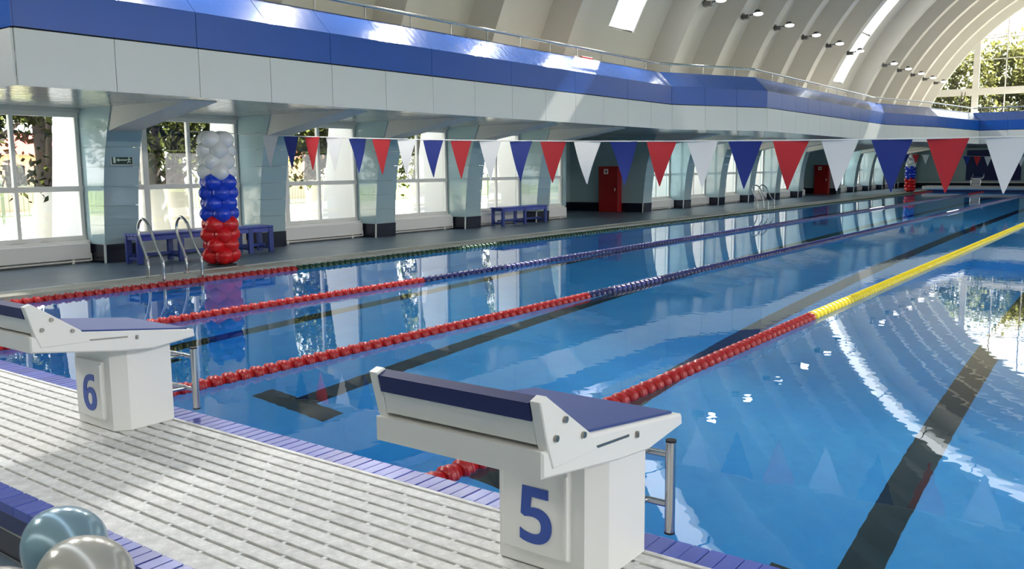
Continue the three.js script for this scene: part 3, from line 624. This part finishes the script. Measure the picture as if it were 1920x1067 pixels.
// ================================================================ CABINETS, SIGN, GALLERY THINGS
function cabinet(x, z, label) {
  const c = thing('fire_cabinet', label, 'cabinet', [x, DECK, z], 0, 'red cabinets in the wall niches');
  part(c, 'body', rbox(0.72, 1.42, 0.2, 0.01, 0, 0.71, 0.1), M.redCabinet);
  const d = part(c, 'door', rbox(0.66, 1.34, 0.02, 0.006, 0, 0.71, 0.207), M.redCabinet);
  part(d, 'handle', rbox(0.03, 0.09, 0.02, 0.005, 0.24, 0.7, 0.225), M.steel);
  part(d, 'notice', rbox(0.16, 0.16, 0.004, 0.001, -0.08, 1.26, 0.219), M.panelWhite);
  part(d, 'notice_mark', rbox(0.07, 0.07, 0.003, 0.001, -0.08, 1.26, 0.222), M.redCabinet);
}
cabinet(-11.38, zk(6) + 0.016, 'nearer red fire cabinet with a white notice on the niche wall');
cabinet(-11.0, zk(13) + 0.016, 'farther red fire cabinet with a white notice on the niche wall');
{
  const s = thing('exit_sign', 'green exit sign with arrow on the first tiled column', 'sign', [xin(1.62) + 0.016, 1.62, zk(0) - 0.27], Math.PI / 2);
  part(s, 'plate', rbox(0.36, 0.16, 0.02, 0.004), M.panelWhite);
  const cv = document.createElement('canvas'); cv.width = 320; cv.height = 128; const c = cv.getContext('2d');
  c.fillStyle = '#0d3a2c'; c.fillRect(0, 0, 320, 128); c.fillStyle = '#d5e6d8';
  c.fillRect(22, 20, 40, 88); c.fillRect(80, 56, 150, 18);
  c.beginPath(); c.moveTo(70, 65); c.lineTo(112, 36); c.lineTo(112, 94); c.fill();
  c.beginPath(); c.arc(270, 30, 12, 0, 7); c.fill();
  c.lineWidth = 14; c.lineCap = 'round'; c.strokeStyle = '#d5e6d8'; c.beginPath(); c.moveTo(268, 46); c.lineTo(262, 76); c.lineTo(288, 100); c.moveTo(262, 76); c.lineTo(244, 104); c.moveTo(240, 62); c.lineTo(268, 50); c.lineTo(294, 62); c.stroke();
  const t = new THREE.CanvasTexture(cv); t.colorSpace = THREE.SRGBColorSpace;
  part(s, 'print', new THREE.PlaneGeometry(0.33, 0.132).translate(0, 0, 0.0108), new THREE.MeshStandardMaterial({ name: 'exitPrint', map: t, roughness: 0.5 }));
  const r = thing('red_seat', 'red seat standing behind the balcony handrail', 'seat', [-8.35, 2.74, -14.6], Math.PI / 2);
  part(r, 'seat', rbox(0.9, 0.06, 0.4, 0.02, 0, 0.75, 0), M.redCabinet); part(r, 'backrest', rbox(0.5, 0.5, 0.05, 0.02, 0.2, 1.05, -0.2), M.redCabinet);
  for (const [a, q] of [[-0.4, -0.15], [0.4, -0.15], [-0.4, 0.15], [0.4, 0.15]]) part(r, 'leg', rod(V(a, 0, q), V(a, 0.75, q), 0.02), M.redCabinet);
  part(r, 'arm_loop', tube([V(-0.4, 0.78, -0.2), V(-0.42, 1.2, -0.2), V(-0.2, 1.24, -0.2), V(-0.18, 0.78, -0.2)], 0.02, 8, false, true, 24), M.redCabinet);
}

// ================================================================ FLOODLIGHTS on the ribs
function floodlight(k, side, label) {
  const a = side > 0 ? Math.PI - ang(RIN, 6.15) : ang(RIN, 6.15), px = AX + (RIN - 0.02) * Math.cos(a), py = AY + (RIN - 0.02) * Math.sin(a);
  const f = thing('floodlight', label, 'lamp', [px, py, zk(k) - RW / 2], side > 0 ? 0 : Math.PI, 'floodlights on the vault ribs');
  part(f, 'mount', rbox(0.06, 0.2, 0.14, 0.01, 0.03, 0, 0), M.lampBody);
  part(f, 'arm', rod(V(0.03, 0, 0), V(0.42, 0.03, 0), 0.022), M.lampBody);
  part(f, 'ballast_box', rbox(0.24, 0.13, 0.18, 0.02, 0.13, -0.03, 0.05), M.lampBody);
  const h = part(f, 'housing', new THREE.CylinderGeometry(0.07, 0.13, 0.1, 20).translate(0.5, 0.1, 0), M.lampBody);
  part(h, 'lens', new THREE.SphereGeometry(1, 20, 12).scale(0.15, 0.055, 0.15).translate(0.52, 0.03, 0), M.lampGlow);
  const l = new THREE.SpotLight(0xfffbf6, 300, 0, 1.15, 0.6, 2); l.name = 'floodlight_beam'; l.position.set(0.52, 0.03, 0); l.target.position.set(4.2, -6, 0); l.castShadow = true; l.shadow.radius = 6; l.shadow.mapSize.set(256, 256);
  f.add(l, l.target);
}
[6, 7, 8, 9, 10, 11, 13, 14, 15, 16, 17].forEach((k, i) => floodlight(k, 1, `floodlight on a vault rib, ${ORD[i]} counting towards the far arched window`));
[-3, -1, 0, 1, 2, 3, 4].forEach((k, i) => floodlight(k, 1, `floodlight on the window side vault over the blocks, ${ORD[i]} from the near wall`));
[-3, -1, 0, 1, 2, 3, 4, 6, 8, 10, 13, 15, 17].forEach((k, i) => floodlight(k, -1, `floodlight on the opposite side of the vault, ${ORD[i]} from the near wall`));

// ================================================================ OUTSIDE: ground, trees, fence, kiosk
{
  const g = struct('ground', 'pale sunlit ground outside the windows', 'ground');
  part(g, 'paving', span(-30, -11, -0.35, -0.2, 40, -110), M.ground);
  part(g, 'lawn', span(-90, -30, -0.35, -0.22, 40, -110), M.grass);
  part(g, 'lawn', span(-30, 60, -0.36, -0.23, -57, -130), M.grass);
  part(g, 'lawn', span(16, 60, -0.36, -0.23, 40, -57), M.grass);
}
const leafMats = [0x6f8f3a, 0x86a544, 0x9db551].map((c, i) => std('leaf' + i, c, 0.9, { side: THREE.DoubleSide, transmission: 0.66, thickness: 0 }));
leafMats.forEach((m, i) => (m.color = new THREE.Color([0x828f4a, 0xa2ac5c, 0xe4e88e][i])));
function crownGeo(n, rx, ry, rz, size) {
  const pos = [], nor = [], idx = [], e = new THREE.Euler(), v = V(), q = new THREE.Quaternion();
  const lumps = Array.from({ length: 9 }, () => [rr(-0.6, 0.6) * rx, rr(-0.55, 0.6) * ry, rr(-0.6, 0.6) * rz, rr(0.35, 0.6)]);
  for (let i = 0; i < n; i++) {
    const [lx, ly, lz, ls] = lumps[Math.floor(rnd() * lumps.length)], d = V(rnd() - 0.5, rnd() - 0.5, rnd() - 0.5).normalize().multiplyScalar(Math.cbrt(rr(0.15, 1)));
    const c = V(lx + d.x * rx * ls, ly + d.y * ry * ls, lz + d.z * rz * ls), s = size * rr(0.6, 1.3);
    q.setFromEuler(e.set(rr(-1.2, 1.2), rr(0, 6.3), rr(-1.2, 1.2)));
    const b = pos.length / 3;
    for (const [x, z] of [[-0.5, 0], [0, -0.28], [0.5, 0], [0, 0.28]]) { v.set(x * s, 0, z * s).applyQuaternion(q).add(c); pos.push(v.x, v.y, v.z); }
    v.set(0, 1, 0).applyQuaternion(q); for (let j = 0; j < 4; j++) nor.push(v.x, v.y, v.z);
    idx.push(b, b + 1, b + 2, b, b + 2, b + 3);
  }
  const g = new THREE.BufferGeometry(); g.setAttribute('position', new THREE.Float32BufferAttribute(pos, 3)); g.setAttribute('normal', new THREE.Float32BufferAttribute(nor, 3)); g.setIndex(idx); return g;
}
const crowns = [crownGeo(4200, 2.4, 2.0, 2.6, 0.17), crownGeo(4200, 2.6, 2.0, 2.4, 0.17), crownGeo(4000, 2.2, 2.2, 2.6, 0.17), crownGeo(6200, 4.2, 4.6, 2.4, 0.34)];
function tree(x, z, h, trunkR, crown, leaf, label, group, washed, cs = 1) {
  const t = thing('tree', label, 'tree', [x, -0.22, z], rr(0, 6.28), group);
  const lean = rr(-0.25, 0.25), T = (y) => V(lean * (y / h) * (y / h), y, 0.2 * Math.sin(y));
  const seg = (y0, y1, r0, r1) => { const a = T(y0), b = T(y1), d = b.clone().sub(a), g = new THREE.CylinderGeometry(r1, r0, d.length(), 10); g.applyQuaternion(new THREE.Quaternion().setFromUnitVectors(V(0, 1, 0), d.normalize())); return g.translate((a.x + b.x) / 2, (a.y + b.y) / 2, (a.z + b.z) / 2); };
  const w = washed ? 1.35 : 0;
  if (w) { const p = part(t, 'limewashed_trunk', seg(0, w, trunkR * 1.15, trunkR), M.lime); p.userData.label = 'whitewashed lower trunk'; }
  part(t, 'trunk', merge([seg(w, h * 0.45, trunkR, trunkR * 0.8), seg(h * 0.45, h * 0.8, trunkR * 0.8, trunkR * 0.4)]), M.bark);
  for (let i = 0; i < 5; i++) { const y = h * rr(0.35, 0.7), a = rr(0, 6.28), l = rr(1.0, 2.2) * cs, s = T(y); part(t, 'branch', tube([s, s.clone().add(V(Math.cos(a) * l * 0.5, l * 0.35, Math.sin(a) * l * 0.5)), s.clone().add(V(Math.cos(a) * l, l * 0.9, Math.sin(a) * l))], trunkR * 0.22, 6, false, true, 8), M.bark); }
  const c = stuff(part(t, 'crown', crowns[crown], leafMats[leaf], [lean, h * 0.82, 0])); c.scale.setScalar(cs);
}
[[-14.5, -4.75, 3.7, 0.24, 0, 0], [-16, -2.2, 4.0, 0.24, 1, 0], [-16, -8.8, 3.8, 0.24, 1, 0], [-14.6, -7.4, 3.6, 0.16, 2, 0], [-14.8, -12.6, 3.7, 0.22, 0, 1], [-18, -14.6, 4.2, 0.22, 1, 0], [-15, -15.9, 3.8, 0.24, 2, 1], [-16.5, -20.5, 4.0, 0.24, 0, 0], [-15, -23.2, 3.8, 0.24, 1, 1], [-16, -29.5, 4.0, 0.24, 2, 0], [-18, -35.5, 4.2, 0.24, 0, 1], [-20.5, -6.2, 4.6, 0.22, 2, 1], [-22, -11.2, 4.8, 0.22, 0, 2], [-21.5, -18.6, 4.8, 0.22, 1, 1], [-22, -27, 4.8, 0.22, 2, 2], [-20, 0.5, 4.6, 0.22, 1, 1]].sort((a, b) => b[1] - a[1]).forEach(([x, z, h, r, c, l], i) =>
  tree(x, z, h, r, c, l, `whitewashed tree outside the windows, ${ORD[i]} counting from the starting block end`, 'trees outside the windows', true));
[[-13.5, -65, 6.6], [-9.6, -62.5, 6.2], [-6.6, -66, 7.4], [-4.4, -62, 6.3], [-1.5, -65, 7.2], [3, -63, 6.6], [8, -66, 7], [14, -64, 6.6]].forEach(([x, z, h], i) =>
  tree(x, z, h, 0.24, 3, 2, `bright green tree outside the far arched window, ${ORD[i]} from the window side`, 'trees outside the far window', false, 1));
{
  const f = thing('fence', 'thin metal fence standing outside the windows', 'fence', [-27, -0.22, 0]);
  for (const y of [0.25, 1.2]) part(f, 'rail', span(-0.02, 0.02, y, y + 0.04, 8, -52), M.fence);
  for (let i = 0; i <= 24; i++) part(f, 'post', span(-0.035, 0.035, 0, 1.4, 8 - i * 2.5 + 0.035, 8 - i * 2.5 - 0.035), M.fence);
  const bars = []; for (let i = 0; i < 400; i++) bars.push(span(-0.01, 0.01, 0.25, 1.3, 8 - i * 0.15 + 0.01, 8 - i * 0.15 - 0.01));
  stuff(part(f, 'bar', merge(bars), M.fence));
  for (const [x, z, n] of [[-38, -14, 'pink kiosk with a red roof beyond the fence'], [-40, -34, 'larger pink pavilion with a red roof far beyond the fence']]) {
    const k = thing('kiosk', n, 'building', [x, -0.22, z]);
    part(k, 'wall', box(3, 2.4, n[0] === 'l' ? 9 : 5, 0, 1.2, 0), M.pinkWall);
    part(k, 'roof', prism([[-1.9, 2.4], [1.9, 2.4], [0, 3.4]], 'z', n[0] === 'l' ? -5 : -3, n[0] === 'l' ? 5 : 3), M.roofRed);
    part(k, 'door', box(0.06, 1.9, 0.9, 1.51, 0.95, 1), M.frame);
    for (const zz of [-1.4, -0.2]) part(k, 'window', box(0.05, 0.9, 0.8, 1.51, 1.5, zz), M.dark);
  }
}
// potted plants on the far gallery
[[-5.6, 'tall'], [-4.3, 'bushy'], [-3.2, 'small']].forEach(([x, kind], i) => {
  const p = thing('potted_plant', `${kind} dark potted plant behind the far gallery parapet`, 'plant', [x, 2.74, -43.75], i, 'plants on the far gallery');
  part(p, 'pot', new THREE.LatheGeometry([[0.001, 0], [0.11, 0], [0.15, 0.24], [0.13, 0.24], [0.11, 0.04], [0.001, 0.04]].map(([a, b]) => new THREE.Vector2(a, b)), 14), M.whiteWall);
  for (let s = 0; s < 5; s++) { const a = rr(0, 6.28), h = [2.2, 1.9, 1.7][i] * rr(0.8, 1); part(p, 'stem', tube([V(0, 0.15, 0), V(Math.cos(a) * 0.12, h * 0.5, Math.sin(a) * 0.12), V(Math.cos(a) * 0.32, h, Math.sin(a) * 0.32)], 0.012, 5, false, true, 6), M.bark);
    for (let j = 0; j < 6; j++) { const l = part(p, 'leaf', new THREE.SphereGeometry(1, 8, 4), leafMats[0], [Math.cos(a) * 0.3 * (j / 6) + rr(-0.12, 0.12), h * (0.35 + 0.65 * j / 6), Math.sin(a) * 0.3 * (j / 6) + rr(-0.12, 0.12)]); l.scale.set(0.13, 0.012, 0.05); l.rotation.set(rr(-0.8, 0.8), rr(0, 6), rr(-0.8, 0.8)); } }
});

renderer.render(scene, camera);
